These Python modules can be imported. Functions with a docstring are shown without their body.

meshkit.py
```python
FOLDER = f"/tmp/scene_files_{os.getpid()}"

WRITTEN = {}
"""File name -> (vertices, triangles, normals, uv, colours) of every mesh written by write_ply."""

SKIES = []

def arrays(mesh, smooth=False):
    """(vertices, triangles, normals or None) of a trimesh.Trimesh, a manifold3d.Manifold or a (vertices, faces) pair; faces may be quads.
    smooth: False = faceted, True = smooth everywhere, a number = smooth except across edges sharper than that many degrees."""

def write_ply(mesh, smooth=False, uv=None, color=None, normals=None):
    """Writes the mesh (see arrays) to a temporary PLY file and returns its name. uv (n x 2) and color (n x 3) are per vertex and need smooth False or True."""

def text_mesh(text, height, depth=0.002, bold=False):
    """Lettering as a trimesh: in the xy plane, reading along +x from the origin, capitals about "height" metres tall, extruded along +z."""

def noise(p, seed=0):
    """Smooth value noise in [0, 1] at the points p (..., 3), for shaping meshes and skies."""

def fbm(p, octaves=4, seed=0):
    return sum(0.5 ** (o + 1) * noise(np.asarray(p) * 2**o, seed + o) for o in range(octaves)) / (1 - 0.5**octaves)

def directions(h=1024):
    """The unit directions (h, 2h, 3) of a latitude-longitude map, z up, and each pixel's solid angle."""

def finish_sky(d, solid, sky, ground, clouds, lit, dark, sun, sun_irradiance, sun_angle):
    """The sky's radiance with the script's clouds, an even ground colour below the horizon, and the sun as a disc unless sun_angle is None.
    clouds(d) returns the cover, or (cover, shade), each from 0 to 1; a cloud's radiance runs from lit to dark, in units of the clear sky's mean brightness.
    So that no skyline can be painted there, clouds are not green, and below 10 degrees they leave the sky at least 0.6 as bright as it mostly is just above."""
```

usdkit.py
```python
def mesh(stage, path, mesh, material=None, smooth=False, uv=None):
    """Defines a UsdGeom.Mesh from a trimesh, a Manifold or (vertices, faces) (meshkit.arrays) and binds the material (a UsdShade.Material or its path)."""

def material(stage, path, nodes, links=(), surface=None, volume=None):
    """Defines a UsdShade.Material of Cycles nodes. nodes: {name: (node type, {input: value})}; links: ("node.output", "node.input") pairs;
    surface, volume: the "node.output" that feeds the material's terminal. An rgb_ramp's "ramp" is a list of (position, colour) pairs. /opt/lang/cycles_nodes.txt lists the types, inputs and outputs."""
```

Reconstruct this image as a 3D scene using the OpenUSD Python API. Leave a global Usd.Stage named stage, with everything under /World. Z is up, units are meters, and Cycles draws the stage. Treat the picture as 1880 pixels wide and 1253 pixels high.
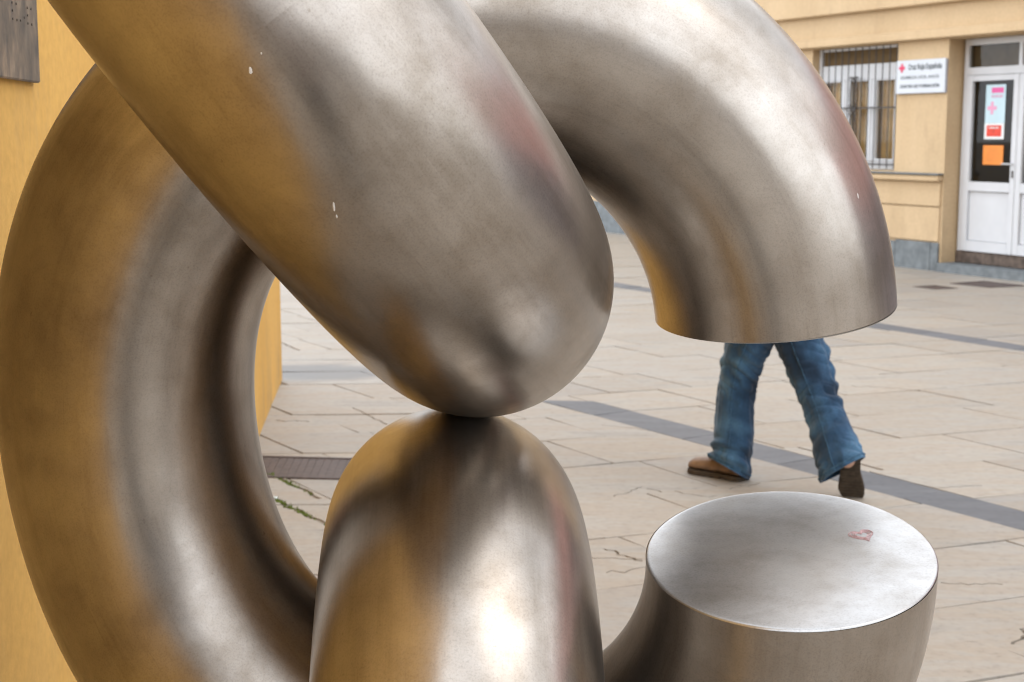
import math, random
import numpy as np, trimesh, usdkit, meshkit
import manifold3d as m3
import shapely
from shapely.geometry import Polygon, LineString, box as sbox
from scipy.interpolate import CubicSpline
from pxr import Usd, UsdGeom, UsdLux, UsdShade, Gf, Sdf

random.seed(7); rng = np.random.default_rng(7)
stage = Usd.Stage.CreateInMemory()
UsdGeom.SetStageUpAxis(stage, UsdGeom.Tokens.z); UsdGeom.SetStageMetersPerUnit(stage, 1.0)
UsdGeom.Xform.Define(stage, '/World'); UsdGeom.Scope.Define(stage, '/World/Looks')

# ------------------------------------------------------------------ camera, sky, light
EXPOSURE = 0.30
SKY = 0.10
SUN_I, SUN_ANGLE = 0.12, 34.0
SUN_EL, SUN_AZ = math.radians(55), math.radians(110)       # azimuth = atan2(x, y)
EYE = 1.62
FPX = 2700.0
cam = UsdGeom.Camera.Define(stage, '/World/camera')
pitch = math.atan((626.5 - 245.0) / FPX)
cam.AddTranslateOp().Set(Gf.Vec3d(0, 0, EYE)); cam.AddRotateXOp().Set(90 - math.degrees(pitch))
cam.CreateHorizontalApertureAttr(36.0); cam.CreateVerticalApertureAttr(36.0 * 682 / 1024)
cam.CreateFocalLengthAttr(36.0 * FPX / 1880); cam.CreateFStopAttr(13.5); cam.CreateFocusDistanceAttr(1.75)
cam.CreateExposureAttr(EXPOSURE); cam.CreateClippingRangeAttr(Gf.Vec2f(0.05, 2000))

def mat(name, nodes, links, surface='p.BSDF', volume=None):
    return usdkit.material(stage, '/World/Looks/' + name, nodes, links, surface=surface, volume=volume)

sky = mat('sky_dome', {
    'tc': ('texture_coordinate', {}),
    's': ('sky_texture', {'sky_type': 'single_scattering', 'sun_disc': False, 'sun_elevation': SUN_EL, 'sun_rotation': SUN_AZ}),
    'n': ('noise_texture', {'scale': 2.2, 'detail': 5.0, 'roughness': 0.55}),
    'r': ('rgb_ramp', {'ramp': [(0.30, (0.62, 0.62, 0.62)), (0.62, (0.97, 0.97, 0.97))]}),
    'c': ('rgb_ramp', {'ramp': [(0.3, (13.6, 14.4, 15.4)), (0.7, (24.0, 24.8, 26.0))]}),
    'm': ('mix', {}), 'b': ('background_shader', {'strength': SKY})},
    [('tc.generated', 'n.vector'), ('n.fac', 'r.fac'), ('n.fac', 'c.fac'), ('r.color', 'm.fac'), ('s.color', 'm.color1'), ('c.color', 'm.color2'), ('m.color', 'b.color')], surface='b.background')
dome = UsdLux.DomeLight.Define(stage, '/World/sky'); dome.CreateIntensityAttr(1.0)
UsdShade.MaterialBindingAPI.Apply(dome.GetPrim()).Bind(sky)
dome.GetPrim().SetCustomDataByKey('kind', 'structure')
sun = UsdLux.DistantLight.Define(stage, '/World/sun')
sun.CreateIntensityAttr(SUN_I); sun.CreateAngleAttr(SUN_ANGLE); sun.CreateNormalizeAttr(True); sun.CreateColorAttr(Gf.Vec3f(1.0, 0.95, 0.88))
sun.AddRotateZOp().Set(-math.degrees(SUN_AZ)); sun.AddRotateXOp().Set(-(90 - math.degrees(SUN_EL)))

# ------------------------------------------------------------------ helpers
used = {}
def numbered(parent, name):
    k = (parent, name); n = used.get(k, 0); used[k] = n + 1
    return parent + '/' + (name if n == 0 else '%s_%03d' % (name, n))
def tag(prim, label=None, cat=None, group=None, kind=None):
    for k, v in (('label', label), ('category', cat), ('group', group), ('kind', kind)):
        if v: prim.SetCustomDataByKey(k, v)
    return prim
def thing(name, label=None, cat=None, group=None, kind=None):
    return tag(UsdGeom.Xform.Define(stage, numbered('/World', name)).GetPrim(), label, cat, group, kind)
def part(parent, name, mesh, m, smooth=False, uv=None, label=None, kind=None):
    pp = '/World' if parent is None else str(parent.GetPath())
    pr = usdkit.mesh(stage, numbered(pp, name), mesh, m, smooth=smooth, uv=uv).GetPrim()
    if label: pr.SetCustomDataByKey('label', label)
    if kind: pr.SetCustomDataByKey('kind', kind)
    return pr
def box(x0, x1, y0, y1, z0, z1):
    b = trimesh.creation.box((x1 - x0, y1 - y0, z1 - z0)); b.apply_translation(((x0 + x1) / 2, (y0 + y1) / 2, (z0 + z1) / 2)); return b
def mbox(x0, x1, y0, y1, z0, z1):
    return m3.Manifold.cube((x1 - x0, y1 - y0, z1 - z0)).translate((x0, y0, z0))
def tri(man):
    m = man.to_mesh(); return trimesh.Trimesh(m.vert_properties[:, :3], m.tri_verts, process=False)
def sheet(x0, x1, y0, y1, z0, z1):
    """a thin pane of glass, facing +y"""
    y = (y0 + y1) / 2; return trimesh.Trimesh([(x0, y, z0), (x1, y, z0), (x1, y, z1), (x0, y, z1)], [[0, 2, 1], [0, 3, 2]], process=False)
def cat(*ms): return trimesh.util.concatenate([m for m in ms])
def rbox(x0, x1, y0, y1, z0, z1, c=0.006):
    """box with chamfered edges"""
    pts = []
    for sx in (0, 1):
        for sy in (0, 1):
            for sz in (0, 1):
                p = np.array([(x0, x1)[sx], (y0, y1)[sy], (z0, z1)[sz]], float); d = np.array([1 - 2 * sx, 1 - 2 * sy, 1 - 2 * sz]) * c
                for k in range(3):
                    q = p + d; q[k] = p[k]; pts.append(q)
    return tri(m3.Manifold.hull_points(np.array(pts)))
def tube(path, r, n=8, closed=False):
    path = np.asarray(path, float); T = np.gradient(path, axis=0); T /= np.linalg.norm(T, axis=1, keepdims=True)
    a = np.cross(T[0], [0.3, 0.5, 0.81]); a /= np.linalg.norm(a); V = []
    rr = np.broadcast_to(r, len(path))
    for p, t, ri in zip(path, T, rr):
        a = a - t * (a @ t); a /= np.linalg.norm(a); b = np.cross(t, a)
        ang = np.arange(n) * 2 * np.pi / n
        V.append(p + ri * (np.cos(ang)[:, None] * a + np.sin(ang)[:, None] * b))
    return loft(V)
def loft(rings, caps=True):
    n = len(rings[0]); V = np.vstack(rings); F = []
    for i in range(len(rings) - 1):
        for j in range(n):
            a, b = i * n + j, i * n + (j + 1) % n; F += [[a, b, b + n], [a, b + n, a + n]]
    if caps:
        c0, c1 = len(V), len(V) + 1; V = np.vstack([V, rings[0].mean(0), rings[-1].mean(0)])
        L = (len(rings) - 1) * n
        for j in range(n): F += [[c0, (j + 1) % n, j], [c1, L + j, L + (j + 1) % n]]
    t = trimesh.Trimesh(V, F, process=False)
    if t.volume < 0: t.invert()
    return t
def simple(name, color, rough=0.6, spec=0.5, noise=0.0, scale=20.0, metal=0.0, bump=0.0):
    nodes = {'p': ('principled_bsdf', {'roughness': rough, 'specular_ior_level': spec, 'metallic': metal, 'base_color': color})}
    links = []
    if noise or bump:
        nodes['g'] = ('geometry', {}); nodes['n'] = ('noise_texture', {'scale': scale, 'detail': 5.0, 'roughness': 0.6}); links += [('g.position', 'n.vector')]
        if noise:
            c = np.array(color)
            nodes['r'] = ('rgb_ramp', {'ramp': [(0.3, tuple(c * (1 - noise))), (0.7, tuple(np.minimum(c * (1 + noise), 0.95)))]})
            links += [('n.fac', 'r.fac'), ('r.color', 'p.base_color')]
        if bump:
            nodes['b'] = ('bump', {'strength': bump, 'distance': 0.01}); links += [('n.fac', 'b.height'), ('b.normal', 'p.normal')]
    return mat(name, nodes, links)

# ------------------------------------------------------------------ materials
def plaster(name, c_lo, c_hi, c_dirt, dirt_z=(0.0, 0.5), sc=1.0):
    return mat(name, {
        'g': ('geometry', {}), 'mp': ('mapping', {'scale': (1.0, 1.0, 0.35)}),
        'n1': ('noise_texture', {'scale': 1.1 * sc, 'detail': 6.0, 'roughness': 0.62}),
        'n2': ('noise_texture', {'scale': 38.0, 'detail': 6.0, 'roughness': 0.65}),
        'n3': ('noise_texture', {'scale': 3.3, 'detail': 7.0, 'roughness': 0.7}),
        'r1': ('rgb_ramp', {'ramp': [(0.32, c_lo), (0.66, c_hi)]}),
        'r2': ('rgb_ramp', {'ramp': [(0.3, (0.90, 0.90, 0.90)), (0.7, (1.06, 1.06, 1.06))]}),
        'mu': ('mix', {'mix_type': 'multiply', 'fac': 1.0}),
        'xyz': ('separate_xyz', {}), 'mr': ('map_range', {'from_min': dirt_z[0], 'from_max': dirt_z[1], 'to_min': 0.75, 'to_max': 0.0, 'clamp': True}),
        'r3': ('rgb_ramp', {'ramp': [(0.42, (0, 0, 0)), (0.68, (1, 1, 1))]}),
        'md': ('math', {'math_type': 'multiply', 'use_clamp': True}), 'r4': ('rgb_ramp', {'ramp': [(0.56, (0, 0, 0)), (0.74, (0.42, 0.42, 0.42))]}),
        'mx': ('math', {'math_type': 'maximum'}),
        'm2': ('mix', {'color2': c_dirt}),
        'b': ('bump', {'strength': 0.25, 'distance': 0.004}),
        'p': ('principled_bsdf', {'roughness': 0.85, 'specular_ior_level': 0.25})},
        [('g.position', 'mp.vector'), ('mp.vector', 'n1.vector'), ('g.position', 'n2.vector'), ('mp.vector', 'n3.vector'), ('n1.fac', 'r1.fac'), ('n2.fac', 'r2.fac'),
         ('r1.color', 'mu.color1'), ('r2.color', 'mu.color2'), ('g.position', 'xyz.vector'), ('xyz.z', 'mr.value'), ('n3.fac', 'r3.fac'), ('r3.color', 'md.value1'), ('mr.result', 'md.value2'),
         ('n3.fac', 'r4.fac'), ('md.value', 'mx.value1'), ('r4.color', 'mx.value2'), ('mx.value', 'm2.fac'), ('mu.color', 'm2.color1'), ('m2.color', 'p.base_color'), ('n2.fac', 'b.height'), ('b.normal', 'p.normal')])

M = {}
M['ochre'] = plaster('ochre_plaster', (0.60, 0.338, 0.080), (0.67, 0.395, 0.108), (0.30, 0.22, 0.12), (0.0, 0.7))
M['cream'] = plaster('cream_plaster', (0.50, 0.362, 0.213), (0.555, 0.41, 0.25), (0.36, 0.26, 0.16), (0.15, 1.0), 1.6)
M['rose'] = plaster('rose_plaster', (0.52, 0.25, 0.23), (0.60, 0.31, 0.28), (0.25, 0.13, 0.11), (0.0, 0.5))
M['taupe'] = plaster('taupe_plaster', (0.20, 0.165, 0.135), (0.26, 0.215, 0.18), (0.18, 0.15, 0.12), (0.0, 0.5))
M['mauve_stone'] = simple('mauve_stone', (0.13, 0.105, 0.12), 0.6, noise=0.25, scale=3)
M['blue_grey_stone'] = simple('blue_grey_stone', (0.150, 0.166, 0.174), 0.8, 0.3, 0.28, 9.0, bump=0.2)
M['brown_stone'] = simple('brown_stone', (0.10, 0.075, 0.06), 0.75, 0.3, 0.5, 12.0, bump=0.3)
M['white_pvc'] = simple('white_painted_frame', (0.56, 0.57, 0.59), 0.35, 0.5, 0.04, 4.0)
M['black_iron'] = simple('black_iron', (0.035, 0.028, 0.024), 0.5, 0.5, 0.2, 30.0)
M['dark_gap'] = simple('dark_gasket', (0.03, 0.03, 0.03), 0.7)
M['curtain'] = simple('brown_curtain', (0.74, 0.54, 0.28), 0.9, 0.1, 0.2, 5.0)
M['blind'] = simple('dark_brown_blind', (0.12, 0.078, 0.035), 0.8, 0.2, 0.2, 8.0)
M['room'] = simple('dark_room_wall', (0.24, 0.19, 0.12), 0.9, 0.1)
M['sign_white'] = simple('sign_white', (0.53, 0.56, 0.60), 0.35, 0.5, 0.03, 3.0)
M['sign_black'] = simple('sign_black', (0.035, 0.045, 0.05), 0.5)
M['sign_red'] = simple('sign_red', (0.55, 0.03, 0.09), 0.5)
M['sign_edge'] = simple('sign_edge', (0.28, 0.27, 0.29), 0.5)
M['poster_blue'] = simple('poster_pale_blue', (0.50, 0.66, 0.72), 0.5, 0.4, 0.06, 5.0)
M['poster_white'] = simple('poster_white', (0.72, 0.74, 0.74), 0.5)
M['poster_pink'] = simple('poster_pink', (0.66, 0.10, 0.30), 0.5)
M['poster_rose'] = simple('poster_rose', (0.70, 0.33, 0.48), 0.5)
M['poster_red'] = simple('poster_red', (0.62, 0.06, 0.035), 0.5, 0.4, 0.2, 18.0)
M['poster_orange'] = simple('poster_orange', (0.75, 0.25, 0.05), 0.55, 0.3, 0.08, 12.0)
M['poster_orange_ink'] = simple('poster_orange_ink', (0.55, 0.20, 0.045), 0.55)
M['chrome'] = simple('satin_metal', (0.6, 0.6, 0.6), 0.3, metal=1.0)
M['rust'] = simple('rusty_iron', (0.070, 0.048, 0.042), 0.6, 0.4, 0.35, 26.0, bump=0.3)
M['dark_soil'] = simple('dark_joint_soil', (0.05, 0.042, 0.034), 0.95, 0.1, 0.3, 30.0)
M['moss'] = simple('green_moss', (0.10, 0.13, 0.03), 0.9, 0.1, 0.5, 60.0)
M['paper'] = simple('pale_paper', (0.62, 0.68, 0.68), 0.6)
M['roof_tile'] = simple('clay_roof', (0.28, 0.12, 0.07), 0.85, 0.2, 0.3, 6.0)
M['skin'] = simple('skin', (0.45, 0.26, 0.18), 0.5)
M['hair'] = simple('dark_hair', (0.03, 0.02, 0.015), 0.5)
M['jacket'] = simple('dark_jacket', (0.03, 0.032, 0.036), 0.75, 0.3, 0.15, 30.0)
M['leather'] = simple('tan_leather', (0.20, 0.122, 0.072), 0.5, 0.45, 0.38, 22.0, bump=0.25)
M['shoe_sole'] = simple('dark_rubber_sole', (0.060, 0.044, 0.030), 0.75, 0.3, 0.4, 40.0, bump=0.6)
M['denim_seam'] = simple('pale_denim_seam', (0.045, 0.10, 0.165), 0.85, 0.2, 0.45, 120.0)
M['lining'] = simple('dark_denim_lining', (0.02, 0.025, 0.035), 0.9, 0.1)
M['splash'] = simple('dried_white_splash', (0.55, 0.53, 0.50), 0.8, 0.2)
M['heart_ink'] = simple('faded_red_lipstick', (0.42, 0.27, 0.27), 0.4, metal=0.6)
M['plinth'] = simple('grey_granite', (0.28, 0.27, 0.26), 0.6, 0.4, 0.2, 60.0)
M['pane'] = mat('window_pane', {'t': ('transparent_bsdf', {'color': (0.86, 0.88, 0.87)}), 'g': ('glossy_bsdf', {'color': (0.9, 0.9, 0.9), 'roughness': 0.02}), 'f': ('fresnel', {'IOR': 1.5}), 'x': ('mix_closure', {})},
                [('f.fac', 'x.fac'), ('t.BSDF', 'x.closure1'), ('g.BSDF', 'x.closure2')], surface='x.closure')

M['denim'] = mat('blue_denim', {
    'g': ('geometry', {}), 'n1': ('noise_texture', {'scale': 4.5, 'detail': 2.0, 'roughness': 0.5}),
    'n2': ('noise_texture', {'scale': 260.0, 'detail': 3.0, 'roughness': 0.7}),
    'mp': ('mapping', {'scale': (1.0, 1.0, 0.25)}), 'n3': ('noise_texture', {'scale': 55.0, 'detail': 3.0}),
    'r1': ('rgb_ramp', {'ramp': [(0.34, (0.010, 0.026, 0.052)), (0.50, (0.026, 0.068, 0.130)), (0.66, (0.070, 0.155, 0.250))]}),
    'r2': ('rgb_ramp', {'ramp': [(0.3, (0.55, 0.55, 0.57)), (0.7, (1.35, 1.35, 1.33))]}), 'mu': ('mix', {'mix_type': 'multiply', 'fac': 1.0}),
    'r3': ('rgb_ramp', {'ramp': [(0.3, (0.86, 0.86, 0.86)), (0.7, (1.1, 1.1, 1.1))]}), 'mu2': ('mix', {'mix_type': 'multiply', 'fac': 1.0}),
    'b': ('bump', {'strength': 0.25, 'distance': 0.003}),
    'p': ('principled_bsdf', {'roughness': 0.85, 'specular_ior_level': 0.2, 'sheen_weight': 0.15})},
    [('g.position', 'n1.vector'), ('g.position', 'n2.vector'), ('g.position', 'mp.vector'), ('mp.vector', 'n3.vector'), ('n1.fac', 'r1.fac'), ('n2.fac', 'r2.fac'), ('n3.fac', 'r3.fac'), ('r1.color', 'mu.color1'), ('r2.color', 'mu.color2'),
     ('mu.color', 'mu2.color1'), ('r3.color', 'mu2.color2'), ('mu2.color', 'p.base_color'), ('n2.fac', 'b.height'), ('b.normal', 'p.normal')])

def steel(name, tint=(1.0, 1.0, 1.0)):
    """brushed stainless steel: soft blotches, lengthwise streaks (uv: u round the tube, v along it), fine specks"""
    nodes = {
        'tc': ('texture_coordinate', {}), 'g': ('geometry', {}),
        'ms': ('mapping', {'scale': (30.0, 3.0, 1.0)}), 'ns': ('noise_texture', {'scale': 1.0, 'detail': 5.0, 'roughness': 0.62}),
        'nb': ('noise_texture', {'scale': 8.0, 'detail': 8.0, 'roughness': 0.66}),
        'nf': ('noise_texture', {'scale': 430.0, 'detail': 2.0, 'roughness': 0.6}),
        'nd': ('noise_texture', {'scale': 85.0, 'detail': 3.0, 'roughness': 0.55}),
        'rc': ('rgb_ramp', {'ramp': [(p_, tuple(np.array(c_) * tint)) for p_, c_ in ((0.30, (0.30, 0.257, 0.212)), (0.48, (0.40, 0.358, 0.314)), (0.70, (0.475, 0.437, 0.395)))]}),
        'rs': ('rgb_ramp', {'ramp': [(0.28, (0.82, 0.80, 0.775)), (0.50, (1.0, 1.0, 1.0))]}),
        'rf': ('rgb_ramp', {'ramp': [(0.28, (0.85, 0.845, 0.84)), (0.5, (1, 1, 1)), (0.74, (1.06, 1.06, 1.06))]}),
        'rd': ('rgb_ramp', {'ramp': [(0.20, (0.62, 0.57, 0.52)), (0.29, (1, 1, 1))]}),
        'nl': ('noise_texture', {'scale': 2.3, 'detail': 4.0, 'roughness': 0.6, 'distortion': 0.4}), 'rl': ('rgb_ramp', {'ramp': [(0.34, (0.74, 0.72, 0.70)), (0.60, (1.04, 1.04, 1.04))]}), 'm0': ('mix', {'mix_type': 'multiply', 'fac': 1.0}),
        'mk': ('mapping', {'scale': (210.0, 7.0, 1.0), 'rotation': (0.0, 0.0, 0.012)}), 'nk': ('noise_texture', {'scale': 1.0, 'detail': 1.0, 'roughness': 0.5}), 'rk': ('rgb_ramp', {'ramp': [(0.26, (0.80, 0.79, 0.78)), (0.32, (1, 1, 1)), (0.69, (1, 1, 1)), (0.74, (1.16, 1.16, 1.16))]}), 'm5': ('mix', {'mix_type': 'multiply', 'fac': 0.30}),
        'm1': ('mix', {'mix_type': 'multiply', 'fac': 0.9}), 'm2': ('mix', {'mix_type': 'multiply', 'fac': 1.0}), 'm3': ('mix', {'mix_type': 'multiply', 'fac': 0.8}),
        'ro': ('map_range', {'from_min': 0.3, 'from_max': 0.7, 'to_min': 0.31, 'to_max': 0.225, 'clamp': True}),
        'ad': ('math', {'math_type': 'multiply_add', 'value2': 0.05}),
        'ba': ('math', {'math_type': 'multiply_add', 'value2': 0.5}),
        'b': ('bump', {'strength': 0.025, 'distance': 0.002}),
        'p': ('principled_bsdf', {'metallic': 1.0, 'specular_ior_level': 0.5})}
    links = [('tc.uv' if False else 'tc.UV', 'ms.vector'), ('ms.vector', 'ns.vector'), ('g.position', 'nb.vector'), ('g.position', 'nf.vector'), ('g.position', 'nd.vector'),
             ('nb.fac', 'rc.fac'), ('ns.fac', 'rs.fac'), ('nf.fac', 'rf.fac'), ('nd.fac', 'rd.fac'),
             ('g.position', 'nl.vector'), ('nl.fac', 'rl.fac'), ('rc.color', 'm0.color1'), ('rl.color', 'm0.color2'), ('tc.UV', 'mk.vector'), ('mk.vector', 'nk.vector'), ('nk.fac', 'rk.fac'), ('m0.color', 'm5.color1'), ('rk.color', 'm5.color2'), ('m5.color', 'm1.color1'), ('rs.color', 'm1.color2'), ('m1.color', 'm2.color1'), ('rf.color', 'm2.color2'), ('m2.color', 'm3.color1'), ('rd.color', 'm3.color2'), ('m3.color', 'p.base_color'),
             ('nb.fac', 'ro.value'), ('ns.fac', 'ad.value1'), ('ro.result', 'ad.value3'), ('ad.value', 'p.roughness'),
             ('ns.fac', 'ba.value1'), ('nd.fac', 'ba.value3'), ('ba.value', 'b.height'), ('b.normal', 'p.normal')]
    return mat(name, nodes, links)
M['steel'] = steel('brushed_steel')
M['steel_face'] = steel('polished_cut_steel', (1.14, 1.24, 1.38))

def slab_mat(name, stops, tint):
    return mat(name, {
        'g': ('geometry', {}), 'oi': ('object_info', {}),
        'mp': ('mapping', {'rotation': (0, 0, -0.30), 'scale': (1.0, 3.6, 1.0)}),
        'n1': ('noise_texture', {'scale': 1.7, 'detail': 7.0, 'roughness': 0.65, 'distortion': 0.6}),
        'n2': ('noise_texture', {'scale': 24.0, 'detail': 6.0, 'roughness': 0.7}),
        'n4': ('noise_texture', {'scale': 9.0, 'detail': 6.0, 'roughness': 0.75}),
        'r1': ('rgb_ramp', {'ramp': stops}),
        'r2': ('rgb_ramp', {'ramp': [(0.28, (0.80, 0.79, 0.78)), (0.45, (0.98, 0.98, 0.98)), (0.7, (1.07, 1.07, 1.06))]}),
        'r4': ('rgb_ramp', {'ramp': [(0.29, (0.45, 0.41, 0.37)), (0.37, (0.93, 0.925, 0.92)), (0.5, (1, 1, 1))]}),
        'ro': ('rgb_ramp', {'ramp': tint}),
        'm1': ('mix', {'mix_type': 'multiply', 'fac': 1.0}), 'm2': ('mix', {'mix_type': 'multiply', 'fac': 1.0}), 'm3': ('mix', {'mix_type': 'multiply', 'fac': 0.9}),
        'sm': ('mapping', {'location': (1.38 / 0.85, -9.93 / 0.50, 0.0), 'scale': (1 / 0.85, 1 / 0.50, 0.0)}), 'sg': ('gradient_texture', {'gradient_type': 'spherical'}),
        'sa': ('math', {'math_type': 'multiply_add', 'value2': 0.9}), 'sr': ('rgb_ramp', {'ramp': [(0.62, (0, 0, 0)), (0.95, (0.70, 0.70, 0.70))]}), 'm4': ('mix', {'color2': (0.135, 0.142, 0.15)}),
        'b': ('bump', {'strength': 0.25, 'distance': 0.006}),
        'p': ('principled_bsdf', {'roughness': 0.62, 'specular_ior_level': 0.35})},
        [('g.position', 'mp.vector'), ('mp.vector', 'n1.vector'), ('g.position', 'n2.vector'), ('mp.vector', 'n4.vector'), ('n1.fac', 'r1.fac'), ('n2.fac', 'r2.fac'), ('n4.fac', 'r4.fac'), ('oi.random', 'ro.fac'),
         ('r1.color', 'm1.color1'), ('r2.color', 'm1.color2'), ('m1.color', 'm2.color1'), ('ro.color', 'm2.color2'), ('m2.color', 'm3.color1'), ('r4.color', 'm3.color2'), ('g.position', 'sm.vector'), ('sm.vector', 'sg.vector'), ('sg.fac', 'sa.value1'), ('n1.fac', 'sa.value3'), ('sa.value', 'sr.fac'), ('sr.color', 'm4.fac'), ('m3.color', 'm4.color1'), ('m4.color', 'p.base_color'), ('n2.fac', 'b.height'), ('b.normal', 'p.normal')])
LIME = [(0.27, (0.25, 0.235, 0.215)), (0.43, (0.335, 0.312, 0.28)), (0.57, (0.325, 0.283, 0.237)), (0.68, (0.345, 0.320, 0.283)), (0.78, (0.39, 0.373, 0.347))]
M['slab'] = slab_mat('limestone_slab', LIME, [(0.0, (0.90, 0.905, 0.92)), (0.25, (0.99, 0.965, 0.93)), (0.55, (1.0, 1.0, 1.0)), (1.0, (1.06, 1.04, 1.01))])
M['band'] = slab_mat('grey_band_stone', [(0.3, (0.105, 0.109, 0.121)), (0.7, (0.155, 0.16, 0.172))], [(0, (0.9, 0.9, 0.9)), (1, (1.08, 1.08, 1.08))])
M['bed'] = mat('joint_mortar', {'g': ('geometry', {}), 'n': ('noise_texture', {'scale': 3.5, 'detail': 5.0, 'roughness': 0.7}), 'r': ('rgb_ramp', {'ramp': [(0.40, (0.085, 0.07, 0.055)), (0.50, (0.27, 0.235, 0.195))]}), 'p': ('principled_bsdf', {'roughness': 0.95, 'specular_ior_level': 0.1})},
               [('g.position', 'n.vector'), ('n.fac', 'r.fac'), ('r.color', 'p.base_color')])

# ------------------------------------------------------------------ ground and paving
A0 = np.array([4.690, 18.093]); U = np.array([0.44608, -0.89499]); N = np.array([-0.89499, -0.44608])     # facade base point, direction along it, outward normal
W0 = np.array([-1.5275, 9.6413]); UW = np.array([0.08714, -0.99620]); NW = np.array([0.99620, 0.08714])     # ochre wall corner, direction, outward normal

gx = box(-250, 250, -250, 250, -0.30, -0.06)
tag(part(None, 'ground', gx, M['bed']), 'pale compacted ground under and around the paved plaza', 'ground', kind='structure')
pave = thing('plaza_paving', 'cream limestone slab paving with dark grey stone bands', 'paving', kind='structure')
part(pave, 'mortar_bed', box(-14, 22, -60, 34, -0.055, -0.0075), M['bed'])

def jag(p, q, amp, n, seed):
    r = np.random.default_rng(seed); p, q = np.array(p, float), np.array(q, float); d = q - p; m = np.array([-d[1], d[0]]) / np.linalg.norm(d)
    t = np.linspace(0, 1, n + 1); off = r.normal(0, amp, n + 1); off[0] = off[-1] = 0
    return LineString([p + d * a + m * o for a, o in zip(t, off)])
def strip(p, d, w, l0, l1):
    d = np.array(d) / np.linalg.norm(d); m = np.array([-d[1], d[0]]); p = np.array(p)
    return p, d, m, w, l0, l1
bands = [strip((0.395, 8.748), (1.765, -2.711), 0.262, -0.12, 8.5), strip((1.296, 15.48), (2.597, -4.414), 0.26, -1.6, 11.0)]
band_polys = []
for (p, d, m, w, l0, l1) in bands:
    q0, q1 = p + d * l0, p + d * l1
    sk = 0.10                                                   # ends cut along the paving rows
    band_polys.append(Polygon([q0 + m * w / 2 + d * sk, q1 + m * w / 2, q1 - m * w / 2, q0 - m * w / 2 - d * sk]))
grate_poly = Polygon([(-1.285, 7.30), (0.02, 7.14), (0.0, 6.71), (-1.262, 6.84)])
def sq(L, R, T, B):
    return Polygon([L, T, R, B])
cover1 = sq((4.27, 15.591), (4.696, 15.425), (4.55, 15.73), (4.43, 15.33))
cover2 = sq((4.766, 15.935), (5.512, 15.676), (5.217, 16.197), (5.059, 15.502))
hole = shapely.union_all([b.buffer(0.004) for b in band_polys] + [g.buffer(0.008) for g in (grate_poly, cover1, cover2)])
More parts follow.
